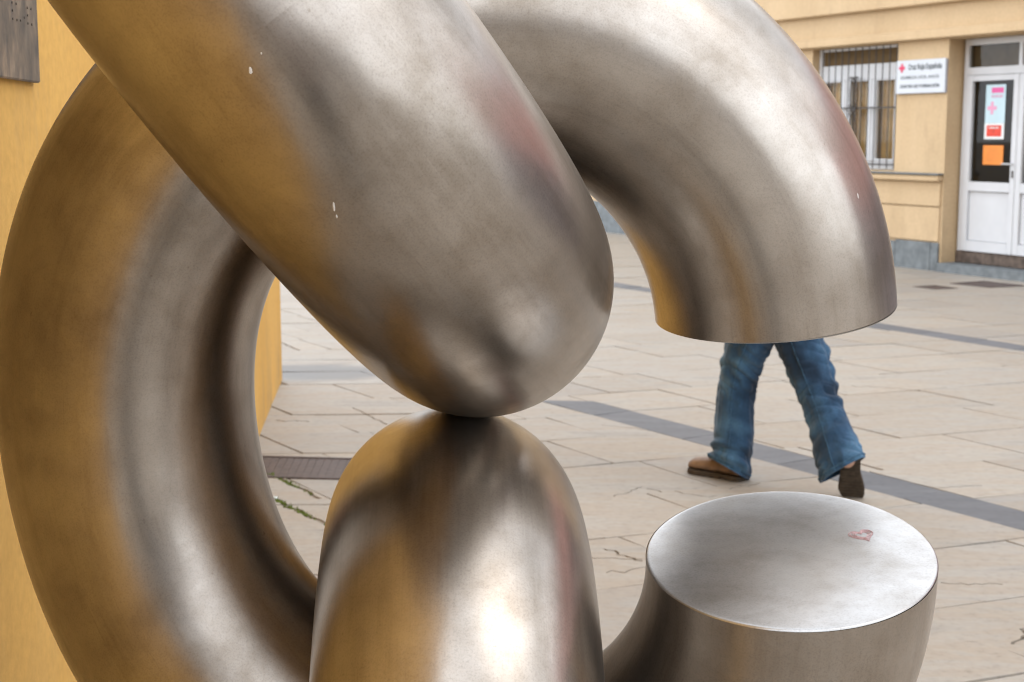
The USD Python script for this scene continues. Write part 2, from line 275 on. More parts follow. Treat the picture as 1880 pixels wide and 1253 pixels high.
cracks = [  # (from, to, jag, half width)
    ((-1.16, 6.90), (-0.86, 6.42), 0.010, 0.011), ((-1.085, 6.44), (-0.755, 5.95), 0.012, 0.013),
    ((0.62, 6.62), (0.86, 6.46), 0.012, 0.004), ((0.86, 6.46), (1.10, 6.50), 0.008, 0.003),
    ((0.36, 5.62), (0.50, 5.45), 0.01, 0.006), ((0.30, 5.50), (0.50, 5.47), 0.006, 0.005), ((0.35, 5.30), (0.62, 5.40), 0.010, 0.004),
    ((1.60, 4.52), (1.72, 4.70), 0.014, 0.006), ((1.56, 5.18), (1.78, 5.16), 0.008, 0.005),
    ((1.72, 6.86), (1.95, 6.62), 0.012, 0.006), ((1.95, 6.62), (2.18, 6.66), 0.008, 0.004), ((0.46, 6.46), (0.60, 6.64), 0.012, 0.004),
    ((1.0, 6.60), (1.16, 6.72), 0.008, 0.005), ((2.2, 9.4), (2.6, 9.2), 0.015, 0.006), ((-1.35, 8.25), (-1.15, 8.2), 0.01, 0.008), ((-0.95, 8.62), (-0.70, 8.12), 0.006, 0.005),
    ((0.5, 8.1), (0.9, 7.85), 0.012, 0.004), ((0.25, 9.7), (0.6, 9.75), 0.01, 0.005), ((1.5, 10.2), (1.9, 10.0), 0.012, 0.005), ((-1.9, 11.6), (-1.6, 10.95), 0.006, 0.01)]
crack_shapes = [jag(a, b, j, 9, i).buffer(w, cap_style=2) for i, (a, b, j, w) in enumerate(cracks)]
crack_all = shapely.union_all(crack_shapes)
wall_side = Polygon([W0 + UW * -0.0, W0 + UW * 9.9, W0 + UW * 9.9 - NW * 20, W0 - NW * 20])
fac_side = Polygon([A0 - U * 40, A0 + U * 40, A0 + U * 40 - N * 40, A0 - U * 40 - N * 40])
solid = shapely.union_all([wall_side.buffer(0.004), fac_side.buffer(0.004), sbox(4.9, 9.0, 7.0, 30)]) if False else shapely.union_all([wall_side, fac_side])

def in_view(c):
    X, Y = c
    return 4.2 < Y < 19 and -0.37 * Y - 0.3 < X < 0.36 * Y + 0.5
def rough_poly(P, gap, r):
    """slab outline with slightly uneven edges, inset for the joint"""
    out = []
    C = np.mean(P, axis=0)
    for i in range(4):
        a, b = P[i], P[(i + 1) % 4]; L = np.linalg.norm(b - a); n = max(2, int(L / 0.22)); mm = np.array([-(b - a)[1], (b - a)[0]]) / L
        for k in range(n):
            q = a + (b - a) * k / n + mm * (r.normal(0, 0.0034) + gap)
            if k == 0: q = a + (C - a) / np.linalg.norm(C - a) * (gap * 1.5 + abs(r.normal(0, 0.004)))
            out.append(q)
    return Polygon(out)
def slab_mesh(poly, top, tilt, bot=-0.045):
    t = trimesh.creation.extrude_polygon(poly, top - bot, engine='earcut'); t.apply_translation((0, 0, bot))
    v = t.vertices.copy(); c = np.array(poly.centroid.coords[0]); up = v[:, 2] > bot + 0.01
    v[up, 2] += (v[up, :2] - c) @ tilt
    t.vertices = v; return t
near, far = [], []
def zone(org, ud, vd, pitch, lens, region, seed):
    r = np.random.default_rng(seed); ud = np.array(ud) / np.linalg.norm(ud); vd = np.array(vd) / np.linalg.norm(vd); org = np.array(org)
    if ud[0] * vd[1] - ud[1] * vd[0] < 0: pass
    for i in range(-60, 90):
        b = -40 + r.uniform(0, 0.7)
        while b < 40:
            L = r.uniform(*lens); a0, a1 = i * pitch, (i + 1) * pitch
            P = np.array([org + ud * a0 + vd * b, org + ud * a1 + vd * b, org + ud * a1 + vd * (b + L), org + ud * a0 + vd * (b + L)])
            b += L
            c = P.mean(0)
            if not (-13 < c[0] < 21 and -30 < c[1] < 33): continue
            if not region.intersects(Polygon(P)): continue
            gap = abs(r.normal(0.0017, 0.0012)) + 0.0007
            if np.cross(P[1] - P[0], P[2] - P[1]) < 0: P = P[::-1]
            poly = rough_poly(P, gap, r).intersection(region)
            if poly.is_empty or poly.area < 0.004: continue
            vis = in_view(c)
            if vis: poly = poly.difference(crack_all) if poly.intersects(crack_all) else poly
            for g in getattr(poly, 'geoms', [poly]):
                if g.geom_type != 'Polygon' or g.area < 0.003: continue
                g = g.simplify(0.0012)
                if not g.is_valid: continue
                top = r.normal(0, 0.0010); tilt = r.normal(0, 0.0022, 2)
                (near if vis else far).append((np.hypot(*c), slab_mesh(g, top, tilt)))
area = sbox(-13, -30, 21, 33).difference(solid).difference(hole)
left_region = area.intersection(Polygon([(-13, -30), (-0.25, -30), (-0.25, 14), (-13, 26)]))
right_region = area.difference(Polygon([(-13, -30), (-0.246, -30), (-0.246, 14.002), (-13, 26.004)]))
zone((-1.113, 6.83), (0.53, -0.848), (1.0, 0.05), 0.60, (0.55, 1.0), left_region, 11)
zone((0.351, 6.42), (0.515, -0.857), (0.934, 0.358), 0.62, (0.55, 1.05), right_region, 12)
near.sort(key=lambda x: x[0])
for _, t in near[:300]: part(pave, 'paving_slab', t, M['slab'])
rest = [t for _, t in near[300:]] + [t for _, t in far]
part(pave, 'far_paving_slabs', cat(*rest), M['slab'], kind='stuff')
rb = np.random.default_rng(5)
for (p, d, m, w, l0, l1), poly in zip(bands, band_polys):
    x = l0 - 0.3
    while x < l1:
        L = rb.uniform(0.45, 0.85); q0, q1 = p + d * (x + 0.003), p + d * (x + L - 0.003)
        g = Polygon([q0 + m * w, q1 + m * w, q1 - m * w, q0 - m * w]).intersection(poly).difference(solid); x += L
        if g.is_empty or g.geom_type != 'Polygon': continue
        pts = np.array(shapely.segmentize(g, 0.16).exterior.coords)[:-1]; pts += rb.normal(0, 0.003, pts.shape)
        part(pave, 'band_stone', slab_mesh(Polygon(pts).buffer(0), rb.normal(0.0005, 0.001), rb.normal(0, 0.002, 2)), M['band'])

# drain grate along the ochre wall and two covers in front of the far house
def grate(name, label, poly, n, along, group=None):
    t = thing(name, label, 'drain cover', group)
    c = np.array(poly.exterior.coords)[:4]
    frame = poly.difference(poly.buffer(-0.022, join_style=2))
    fm = trimesh.creation.extrude_polygon(frame, 0.04, engine='earcut'); fm.apply_translation((0, 0, -0.036)); part(t, 'frame', fm, M['rust'])
    tr = trimesh.creation.extrude_polygon(poly.buffer(-0.023, join_style=2), 0.006, engine='earcut'); tr.apply_translation((0, 0, -0.030)); part(t, 'channel', tr, M['dark_soil'])
    a, b, c2, d = c if along == 0 else (c[1], c[2], c[3], c[0])
    for k in range(n):
        s = (k + 0.5) / n; p, q = a + (b - a) * s, d + (c2 - d) * s; e = (b - a) / np.linalg.norm(b - a) * (np.linalg.norm(b - a) / n * 0.475)
        g = Polygon([p - e, p + e, q + e, q - e]).intersection(poly.buffer(-0.024, join_style=2))
        if g.is_empty: continue
        bm = trimesh.creation.extrude_polygon(g, 0.022, engine='earcut'); bm.apply_translation((0, 0, -0.022)); part(t, 'grate_bar', bm, M['rust'])
    return t
grate('drain_grate', 'long rusty brown drain grate in the paving by the ochre wall', grate_poly, 34, 0)
grate('square_drain_cover', 'smaller dark drain cover in the paving, left of the larger one', cover1, 9, 0)
grate('square_drain_cover', 'larger dark drain cover in the paving before the white door', cover2, 14, 0)

# moss in the two wide joints, a scrap of paper
mo = []
for (a, b, j, w), nn in ((cracks[0], 70), (cracks[1], 90)):
    a, b = np.array(a), np.array(b)
    for k in range(nn):
        s = np.clip(rb.normal(0.35, 0.22), 0, 1); q = a + (b - a) * s + rb.normal(0, 0.008, 2)
        ico = trimesh.creation.icosphere(0, rb.uniform(0.003, 0.008)); ico.vertices *= (1, 1, rb.uniform(0.6, 1.3)); ico.apply_translation((*q, -0.003)); mo.append(ico)
        if k % 2:
            h = rb.uniform(0.008, 0.022); l = rb.normal(0, 0.008, 2)
            mo.append(trimesh.Trimesh([(*q, -0.003), (*(q + (0.004, 0.001)), -0.003), (*(q + l), h)], [[0, 1, 2]], process=False))
tag(part(None, 'moss', cat(*mo), M['moss']), 'green moss growing in the two wide paving joints by the drain grate', 'moss', kind='stuff')
pp = trimesh.creation.icosphere(2, 0.012); pp.vertices *= (1.3, 0.9, 0.5); pp.vertices += (meshkit.noise(pp.vertices * 160)[:, None] - 0.5) * 0.009; pp.apply_translation((-1.062, 6.42, 0.004))
tag(part(None, 'paper_scrap', pp, M['paper']), 'tiny pale crumpled paper scrap in a mossy paving joint', 'litter')

# ------------------------------------------------------------------ ochre building on the left
def frame_mesh(m, org, u, n):
    """mesh in (s along, t outward, z) to world"""
    v = np.asarray(m.vertices); w = np.column_stack([org[0] + v[:, 0] * u[0] + v[:, 1] * n[0], org[1] + v[:, 0] * u[1] + v[:, 1] * n[1], v[:, 2]])
    t = trimesh.Trimesh(w, m.faces, process=False)
    if u[0] * n[1] - u[1] * n[0] < 0: t.invert()      # the frame is left-handed
    return t
ob = thing('ochre_building', 'ochre plastered building along the left edge with a worn stone plaque', 'building')
L = lambda m: frame_mesh(m, W0, UW, NW)
wm = mbox(0, 9.90, -7.0, 0.0, -0.05, 7.2)
part(ob, 'wall', L(tri(wm)), M['ochre'])
part(ob, 'eaves', L(box(-0.3, 10.2, -7.2, 0.35, 7.203, 7.36)), M['cream'])
part(ob, 'roof', L(tri(m3.Manifold.hull_points(np.array([(-0.4, 0.45, 7.363), (10.3, 0.45, 7.363), (-0.4, -7.3, 7.363), (10.3, -7.3, 7.363), (-0.4, -3.4, 9.2), (10.3, -3.4, 9.2)])))), M['roof_tile'])
# plaque (stone slab with punched lettering)
M['plaque'] = mat('weathered_plaque', {
    'g': ('geometry', {}), 'mp': ('mapping', {'scale': (1.0, 1.0, 0.5)}), 'n': ('noise_texture', {'scale': 24.0, 'detail': 6.0, 'roughness': 0.65}), 'n2': ('noise_texture', {'scale': 9.0, 'detail': 5.0}),
    'r': ('rgb_ramp', {'ramp': [(0.34, (0.075, 0.067, 0.062)), (0.5, (0.18, 0.138, 0.10)), (0.68, (0.30, 0.23, 0.165))]}), 'r2': ('rgb_ramp', {'ramp': [(0.38, (0.45, 0.47, 0.5)), (0.6, (1.05, 1.0, 0.95))]}),
    'm': ('mix', {'mix_type': 'multiply', 'fac': 1.0}), 'b': ('bump', {'strength': 0.5, 'distance': 0.003}), 'p': ('principled_bsdf', {'roughness': 0.55})},
    [('g.position', 'mp.vector'), ('mp.vector', 'n.vector'), ('g.position', 'n2.vector'), ('n.fac', 'r.fac'), ('n2.fac', 'r2.fac'), ('r.color', 'm.color1'), ('r2.color', 'm.color2'), ('m.color', 'p.base_color'), ('n.fac', 'b.height'), ('b.normal', 'p.normal')])
pq = thing('wall_plaque', 'weathered brown stone plaque with dotted lettering on the ochre wall', 'plaque')
part(pq, 'slab', L(rbox(6.735, 7.30, 0.002, 0.014, 1.7175, 2.25, 0.003)), M['plaque'])
M['engraving'] = simple('engraved_shadow_paint', (0.075, 0.058, 0.045), 0.8, noise=0.4, scale=90.0)
def stud(s, z):
    cy = trimesh.creation.cylinder(0.0024, 0.0022, sections=8); cy.apply_transform(trimesh.transformations.rotation_matrix(np.pi / 2, (1, 0, 0))); cy.apply_translation((s, 0.0143, z)); return cy
def groove(a, b):
    return tube([(a[0], 0.0140, a[1]), (b[0], 0.0140, b[1])], 0.0012, 6)
for row, z0 in enumerate((1.8265, 1.8765)):
    for s0 in (6.936, 6.820, 6.877) if row else (6.936, 6.820):
        ends = [(s0, z0 + .029), (s0 - .030, z0 + .029), (s0, z0 + .015), (s0, z0), (s0 - .031, z0)]
        part(pq, 'engraved_letter', L(cat(*[stud(*e) for e in ends])), M['engraving'], kind='stuff')
    part(pq, 'engraved_dots', L(cat(stud(6.878, z0 + .001), stud(6.846, z0 + .009))), M['engraving'], kind='stuff')

# ------------------------------------------------------------------ yellow house with the sign
hb = thing('yellow_house', 'cream yellow rendered house with barred window and white glazed door', 'building')
H = lambda m: frame_mesh(m, A0, U, N)
S0, S1 = -16.0, 5.2
WIN = (-1.68, -0.03, 1.165, 2.70)
WIN2 = (-5.9, -4.2, 1.165, 2.70)
DOOR = (0.84, 2.62)
w = mbox(S0, S1, -8.0, 0.0, -0.05, 7.0)
for (a, b, c, d) in (WIN, WIN2): w = w - mbox(a, b, -0.36, 0.1, c, d)
w = w - mbox(DOOR[0], DOOR[1], -0.30, 0.1, -0.1, 2.70)
w = w - mbox(WIN[0] - 0.3, WIN[1] + 0.2, -2.6, -0.355, 0.9, 2.9) - mbox(WIN2[0] - 0.3, WIN2[1] + 0.2, -2.6, -0.355, 0.9, 2.9) - mbox(DOOR[0] + 0.03, DOOR[1] - 0.03, -3.2, -0.295, 0.1, 2.69)
for s in (-14.2, -11.4, -8.6, -5.8, -3.0, -0.2, 2.6): w = w - mbox(s, s + 1.1, -0.22, 0.1, 4.3, 6.0)
part(hb, 'wall', H(tri(w)), M['cream'])
for s in (-14.2, -11.4, -8.6, -5.8, -3.0, -0.2, 2.6):
    f = part(hb, 'upper_window', H(cat(box(s, s + 0.07, -0.14, -0.08, 4.3, 6.0), box(s + 1.03, s + 1.1, -0.14, -0.08, 4.3, 6.0), box(s + 0.52, s + 0.58, -0.14, -0.08, 4.37, 5.93), box(s + 0.07, s + 1.03, -0.14, -0.08, 5.93, 6.0), box(s + 0.07, s + 1.03, -0.14, -0.08, 4.3, 4.37))), M['white_pvc'])
    part(f, 'pane', H(sheet(s + 0.07, s + 1.03, -0.215, -0.19, 4.37, 5.93)), M['pane'])
part(hb, 'roof', H(tri(m3.Manifold.hull_points(np.array([(S0 - .3, .5, 7.003), (S1 + .3, .5, 7.003), (S0 - .3, -8.3, 7.003), (S1 + .3, -8.3, 7.003), (S0 + 2, -3.8, 8.8), (S1 - 2, -3.8, 8.8)])))), M['roof_tile'])
# lintel fascia, band above
part(hb, 'lintel_fascia', H(rbox(S0, S1, 0.001, 0.085, 2.715, 2.825, 0.012)), M['cream'])
part(hb, 'string_course', H(rbox(S0, S1, 0.001, 0.075, 3.115, 3.62, 0.015)), M['cream'])
part(hb, 'upper_moulding', H(rbox(S0, S1, 0.001, 0.10, 3.625, 3.75, 0.015)), M['cream'])
# plinth of grey stones, panel below the window
x = -12.0; rp = np.random.default_rng(3)
while x < DOOR[0] - 0.02:
    Lp = rp.uniform(0.5, 0.9); e = min(x + Lp, DOOR[0] - 0.025); top = 0.315 + 0.02 * (e > 0.3)
    if e < -4.5: top = 0.50
    part(hb, 'plinth_stone', H(rbox(x + 0.002, e - 0.002, 0.001, 0.03 + rp.uniform(0, 0.004), -0.02, top, 0.006)), M['blue_grey_stone']); x = e + (0 if e < DOOR[0] - 0.03 else 1)
part(hb, 'plinth_stone', H(rbox(DOOR[1] + 0.02, S1, 0.001, 0.03, -0.02, 0.33, 0.006)), M['blue_grey_stone'])
part(hb, 'apron_panel', H(rbox(-3.2, DOOR[0] - 0.035, 0.001, 0.020, 0.345, 0.752, 0.008)), M['cream'])
part(hb, 'apron_panel', H(rbox(-3.2, DOOR[0] - 0.03, 0.001, 0.028, 0.762, 1.052, 0.008)), M['cream'])
part(hb, 'window_sill', H(rbox(-3.2, DOOR[0] - 0.01, 0.001, 0.085, 1.056, 1.130, 0.014)), M['cream'])
part(hb, 'sill_slab', H(rbox(-3.2, DOOR[0] - 0.003, 0.001, 0.10, 1.133, 1.152, 0.004)), M['blue_grey_stone'])
part(hb, 'door_step', H(rbox(DOOR[0] - 0.02, DOOR[1] + 0.01, -0.285, 0.045, -0.02, 0.105, 0.008)), M['blue_grey_stone'], label='low blue grey stone step under the door')
part(hb, 'door_threshold', H(rbox(DOOR[0] + 0.003, DOOR[1] - 0.003, -0.60, -0.215, 0.107, 0.248, 0.008)), M['brown_stone'], label='dark brown stone threshold under the door')

def window(W):
    a, b, z0, z1 = W; t0, t1 = -0.17, -0.11
    fr = [box(a + 0.003, a + 0.065, t0, t1, z0 + 0.01, z1 - 0.003), box(b - 0.065, b - 0.003, t0, t1, z0 + 0.01, z1 - 0.003), box(a + 0.065, b - 0.065, t0, t1, z1 - 0.035, z1 - 0.003),
          box(a + 0.065, b - 0.065, t0, t1 + 0.004, 2.295, 2.480), box(a + 0.065, b - 0.065, t0, t1 + 0.004, z0 + 0.01, z0 + 0.105)]
    fm = part(hb, 'window', H(cat(*fr)), M['white_pvc'])
    n = 3; wd = (b - a - 0.13) / n
    for k in range(n):
        x0, x1 = a + 0.065 + k * wd, a + 0.065 + (k + 1) * wd
        z2, z3 = z0 + 0.108, 2.292; q = 0.085
        part(fm, 'casement', H(cat(rbox(x0 + .003, x0 + q, t0 + .01, t1 + .018, z2, z3, .006), rbox(x1 - q, x1 - .003, t0 + .01, t1 + .018, z2, z3, .006), box(x0 + q, x1 - q, t0 + .012, t1 + .015, z3 - 0.02, z3 - .001), box(x0 + q, x1 - q, t0 + .012, t1 + .015, z2 + .001, z2 + 0.03))), M['white_pvc'])
        part(fm, 'pane', H(sheet(x0 + q, x1 - q, t0 + .03, t0 + .04, z2 + 0.03, z3 - 0.02)), M['pane'])
    part(fm, 'roller_blind_box', H(box(a + 0.065, b - 0.065, t0 + .01, t0 + .03, 2.48, z1 - 0.035)), M['blind'])
    # curtain
    s = np.linspace(a + 0.02, b - 0.02, 160); tt = -0.215 + 0.020 * np.sin(s * 46) + 0.010 * np.sin(s * 103 + 1)
    V = [(x, t, z) for z in (z0 - 0.1, 2.5) for x, t in zip(s, tt)]; nn = len(s); F = []
    for i in range(nn - 1): F += [[i, i + 1, nn + i + 1], [i, nn + i + 1, nn + i]]
    part(fm, 'curtain', H(trimesh.Trimesh(V, F, process=False)), M['curtain'], smooth=True)
    gr = part(hb, 'window_grille', H(cat(box(a + .02, b - .02, -0.062, -0.048, 1.925, 1.945), box(a + .02, b - .02, -0.062, -0.048, z0 + 0.06, z0 + 0.08))), M['black_iron'])
    xs = np.arange(b - 0.075, a + 0.03, -0.13)
    for x in xs:
        if abs(x - (a + b) / 2) < 0.02: pass
        part(gr, 'grille_bar', H(box(x - .005, x + .005, -0.0600, -0.0500, z0 + 0.02, z1 - 0.01)), M['black_iron'])
    # wrought ornament between two bars
    cx = xs[len(xs) // 2] - 0.0; z = np.linspace(1.42, 2.32, 40); orn = []
    for sg in (-1, 1):
        wv = 0.015 + 0.055 * np.abs(np.sin((z - 1.42) / 0.90 * 2 * np.pi)) ** 0.8
        orn.append(tube(np.column_stack([cx + sg * wv, np.full_like(z, -0.04), z]), 0.007, 6))
        for zc in (1.44, 1.86, 1.97, 2.31):
            th = np.linspace(0, 5.2, 18); rr = np.linspace(0.045, 0.012, 18)
            orn.append(tube(np.column_stack([cx + sg * (0.045 - rr * np.cos(th)), np.full_like(th, -0.035), zc + rr * np.sin(th) * (1 if zc < 1.9 else -1)]), 0.006, 6))
    orn += [box(cx - .06, cx + .06, -.046, -.030, 1.905, 1.925), box(cx - .05, cx + .05, -.046, -.030, 1.43, 1.45), box(cx - .075, cx + .075, -.046, -.030, 2.305, 2.325)]
    part(gr, 'scroll_ornament', H(cat(*orn)), M['black_iron'])
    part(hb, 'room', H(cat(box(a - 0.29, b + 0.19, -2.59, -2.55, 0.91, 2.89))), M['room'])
window(WIN); window(WIN2)
# door: frame, transom, two leaves
T0, T1 = -0.275, -0.215
dx0, dx1 = DOOR[0] + 0.035, DOOR[1] - 0.003
dfr = part(hb, 'door_frame', H(cat(box(dx0, dx0 + 0.062, T0, T1, 0.25, 2.695), box(dx1 - 0.062, dx1, T0, T1, 0.25, 2.695), box(dx0 + .062, dx1 - .062, T0, T1, 2.625, 2.695), box(dx0 + .062, dx1 - .062, T0, T1, 2.285, 2.372),
     box(1.715, 1.765, T0, T1, 2.372, 2.625))), M['white_pvc'])
part(dfr, 'transom_pane', H(sheet(dx0 + .062, 1.715, T0 + .025, T0 + .035, 2.372, 2.625)), M['pane'])
part(dfr, 'transom_pane', H(sheet(1.765, dx1 - .062, T0 + .025, T0 + .035, 2.372, 2.625)), M['pane'])
part(dfr, 'transom_blind', H(box(dx0 + .062, dx1 - .062, T0 - .03, T0 - .02, 2.33, 2.66)), M['blind'])
mid = 1.745
for (a, b, hs) in ((dx0 + .066, mid - .002, 1), (mid + .002, dx1 - .066, -1)):
    q = 0.082; t0, t1 = T0 + .006, T1 + .012
    lf = part(hb, 'door', H(cat(rbox(a, a + q, t0, t1, .253, 2.28, .006), rbox(b - q, b, t0, t1, .253, 2.28, .006), box(a + q, b - q, t0 + .002, t1 - .003, 2.215, 2.278), box(a + q, b - q, t0 + .002, t1 - .003, .955, 1.062), box(a + q, b - q, t0 + .002, t1 - .003, .255, .372))), M['white_pvc'])
    part(lf, 'door_pane', H(sheet(a + q, b - q, t0 + .024, t0 + .032, 1.062, 2.215)), M['pane'])
    part(lf, 'lower_panel', H(rbox(a + q, b - q, t0 + .012, t0 + .042, .372, .955, .01)), M['white_pvc'])
    if hs == 1:
        part(lf, 'handle', H(cat(tube([(b - .035, t1, 1.275), (b - .035, t1 + .05, 1.275)], .009, 8), tube([(b - .03, t1 + .05, 1.275), (b - .155, t1 + .052, 1.275)], .010, 8))), M['chrome'])
        part(lf, 'lock', H(rbox(b - .048, b - .022, t1, t1 + .008, 1.12, 1.20, .003)), M['black_iron'])
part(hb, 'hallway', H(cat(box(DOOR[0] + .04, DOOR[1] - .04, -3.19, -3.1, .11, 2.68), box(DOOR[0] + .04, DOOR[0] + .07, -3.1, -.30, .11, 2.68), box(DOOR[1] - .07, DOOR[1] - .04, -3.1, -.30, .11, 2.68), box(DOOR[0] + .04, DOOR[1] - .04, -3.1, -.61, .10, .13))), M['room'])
# sign
def text(s, h, width=None, bold=False, depth=0.0015):
    m = meshkit.text_mesh(s, h, depth, bold)
    if width: m.vertices[:, 0] *= width / m.bounds[1, 0]
    return m
def on_wall(m, s, z, t):
    """lettering in xy, to the facade"""
    v = m.vertices; return H(trimesh.Trimesh(np.column_stack([s + v[:, 0], t + v[:, 2], z + v[:, 1]]), m.faces, process=False))
def cross(cx, cz, a, w, t0, t1):
    return cat(box(cx - w / 2, cx + w / 2, t0, t1, cz - a, cz + a), box(cx - a, cx - w / 2, t0, t1, cz - w / 2, cz + w / 2), box(cx + w / 2, cx + a, t0, t1, cz - w / 2, cz + w / 2))
sg = thing('wall_sign', 'white rectangular sign with red cross and black lettering beside the door', 'sign')
part(sg, 'panel', H(rbox(-0.01, 0.825, 0.012, 0.032, 2.092, 2.485, 0.003)), M['sign_white'])
part(sg, 'backing', H(box(0.0, 0.835, 0.001, 0.0115, 2.085, 2.475)), M['sign_edge'])
part(sg, 'red_cross', H(cross(0.085, 2.395, 0.052, 0.036, 0.0325, 0.0345)), M['sign_red'])
part(sg, 'lettering', on_wall(text('Cruz Roja Española', 0.062, 0.57, True), 0.195, 2.372, 0.0325), M['sign_black'])
part(sg, 'lettering', on_wall(text('ASAMBLEA LOCAL AVILÉS', 0.036, 0.66, False), 0.065, 2.263, 0.0325), M['sign_black'])
part(sg, 'lettering', on_wall(text('CENTRO DE FORMACIÓN', 0.036, 0.68, True), 0.055, 2.158, 0.0325), M['sign_black'])
# posters on the door glass (outside face)
tg = T0 + .006 + .032 + .001
po = thing('door_poster', 'tall pale blue poster with pink cross and red panel on the door glass', 'poster')
part(po, 'sheet', H(box(1.215, 1.520, tg, tg + .002, 1.735, 2.168)), M['poster_blue'])
part(po, 'lower_sheet', H(box(1.212, 1.517, tg, tg + .002, 1.552, 1.733)), M['poster_white'])
part(po, 'pink_heading', H(box(1.305, 1.488, tg + .0025, tg + .004, 2.075, 2.135)), M['poster_pink'])
part(po, 'pink_text_block', on_wall(text('VOLUNTARIO', 0.03, 0.18, True), 1.300, 2.022, tg + .0025), M['poster_rose'])
part(po, 'pink_cross', H(cross(1.320, 1.905, 0.072, 0.042, tg + .0025, tg + .004)), M['poster_rose'])
part(po, 'red_panel', H(box(1.250, 1.478, tg + .0025, tg + .004, 1.583, 1.710)), M['poster_red'])
part(po, 'white_caption', on_wall(text('FORMACIÓN', 0.02, 0.15, True), 1.285, 1.672, tg + .0045), M['poster_white'])
on = thing('orange_notice', 'square orange paper notice on the door glass below the poster', 'notice')
part(on, 'sheet', H(box(1.208, 1.520, tg, tg + .002, 1.262, 1.482)), M['poster_orange'])
for k in range(6): part(on, 'text_line', H(box(1.27, 1.27 + (0.19, 0.17, 0.2, 0.15, 0.19, 0.12)[k], tg + .0025, tg + .0032, 1.435 - k * .025, 1.441 - k * .025)), M['poster_orange_ink'])

# ------------------------------------------------------------------ other houses round the plaza (seen blurred in the steel)
def house(name, label, org, u, n, length, depth, h, wallm, basem, base_h, wins):
    t = thing(name, label, 'building'); Q = lambda m: frame_mesh(m, org, u, n)
    w = mbox(0, length, -depth, 0, base_h, h); b = mbox(0, length, -depth, 0.0, -0.05, base_h - 0.003)
    rows = []
    for (z0, z1, wd, gap, low) in wins:
        s = gap / 2
        while s + wd < length:
            c = mbox(s, s + wd, -0.2, 0.1, z0, z1)
            if low: b = b - c
            else: w = w - c
            rows.append((s, z0, z1, wd)); s += wd + gap
    part(t, 'wall', Q(tri(w)), wallm); part(t, 'ground_floor', Q(tri(b)), basem)
    for (s, z0, z1, wd) in rows:
        f = part(t, 'window', Q(cat(box(s, s + .07, -.15, -.08, z0, z1), box(s + wd - .07, s + wd, -.15, -.08, z0, z1), box(s + .07, s + wd - .07, -.15, -.08, z1 - .07, z1), box(s + .07, s + wd - .07, -.15, -.08, z0, z0 + .07))), M['white_pvc'])
        part(f, 'pane', Q(sheet(s + .07, s + wd - .07, -.195, -.17, z0 + .07, z1 - .07)), M['pane'])
    part(t, 'eaves', Q(box(-.2, length + .2, -depth - .1, .35, h + .003, h + .15)), wallm)
    part(t, 'roof', Q(tri(m3.Manifold.hull_points(np.array([(-.3, .45, h + .153), (length + .3, .45, h + .153), (-.3, -depth - .2, h + .153), (length + .3, -depth - .2, h + .153), (-.3, -depth / 2, h + 1.0), (length + .3, -depth / 2, h + 1.0)])))), M['roof_tile'])
    return t
pk = A0 + U * 5.25
house('rose_house', 'rose plastered house with dark stone ground floor seen only in the steel', pk, U, N, 13.0, 7.0, 5.9, M['rose'], M['mauve_stone'], 3.4, [(0.9, 2.9, 1.6, 0.8, True), (3.9, 5.3, 1.0, 1.8, False)])
house('taupe_house', 'long low grey brown house behind the viewer seen only in the steel', np.array([9.0, -12.0]), np.array([-1.0, 0.0]), np.array([0.0, 1.0]), 24.0, 7.0, 3.55, M['taupe'], M['taupe'], 2.9, [(0.9, 2.5, 1.3, 1.4, True)])

# ------------------------------------------------------------------ the steel sculpture
R = 0.170
sc = thing('steel_sculpture', 'large brushed steel sculpture of interlinked thick curved tubes in the foreground', 'sculpture')
def tube_uv(C, r, nseg=128, closed=False, seam=(0, 1, 0)):
    n = len(C); T = np.gradient(C, axis=0) if not closed else np.roll(C, -1, 0) - np.roll(C, 1, 0)
    T /= np.linalg.norm(T, axis=1, keepdims=True)
    a = np.array(seam, float); frames = []
    for t in T:
        a = a - t * (a @ t); a /= np.linalg.norm(a); frames.append((a.copy(), np.cross(t, a)))
    ang = np.linspace(0, 2 * np.pi, nseg + 1); s = np.r_[0, np.cumsum(np.linalg.norm(np.diff(C, axis=0), axis=1))]
    V, UV, NN = [], [], []
    for p, (a, b), si in zip(C, frames, s):
        d = np.cos(ang)[:, None] * a + np.sin(ang)[:, None] * b
        V.append(p + r * d); UV.append(np.column_stack([ang / (2 * np.pi), np.full(nseg + 1, si)]))
    V, UV = np.vstack(V), np.vstack(UV); m = nseg + 1; F = []
    i, j = np.meshgrid(np.arange(n - 1), np.arange(nseg), indexing='ij'); a_ = (i * m + j).ravel()
    F = np.vstack([np.column_stack([a_, a_ + 1, a_ + m + 1]), np.column_stack([a_, a_ + m + 1, a_ + m])])
    return trimesh.Trimesh(V, F, process=False), UV, T
HP = np.array([[0.3291, 1.6914, 1.1236], [0.2603, 1.7595, 0.8799], [0.0699, 1.8329, 0.7411], [-0.183, 1.8964, 0.7548], [-0.3991, 1.9484, 0.8974], [-0.5077, 1.9723, 1.1255], [-0.508, 1.9535, 1.3927], [-0.3921, 1.9347, 1.6123], [-0.1779, 1.9547, 1.7413], [0.0703, 2.0041, 1.7453], [0.2729, 2.0501, 1.6104], [0.3742, 2.0841, 1.3723]])
HT = np.array([[0.0158, 0.0593, -0.2737], [0.0286, 0.0362, -0.2775]])
hook = CubicSpline(np.arange(12), HP, bc_type=((1, HT[0]), (1, HT[1])))
C = hook(np.linspace(0, 11, 420))
bev = 0.0022
t0d, t1d = HT[0] / np.linalg.norm(HT[0]), HT[1] / np.linalg.norm(HT[1])
mesh, uv, T = tube_uv(C, R)
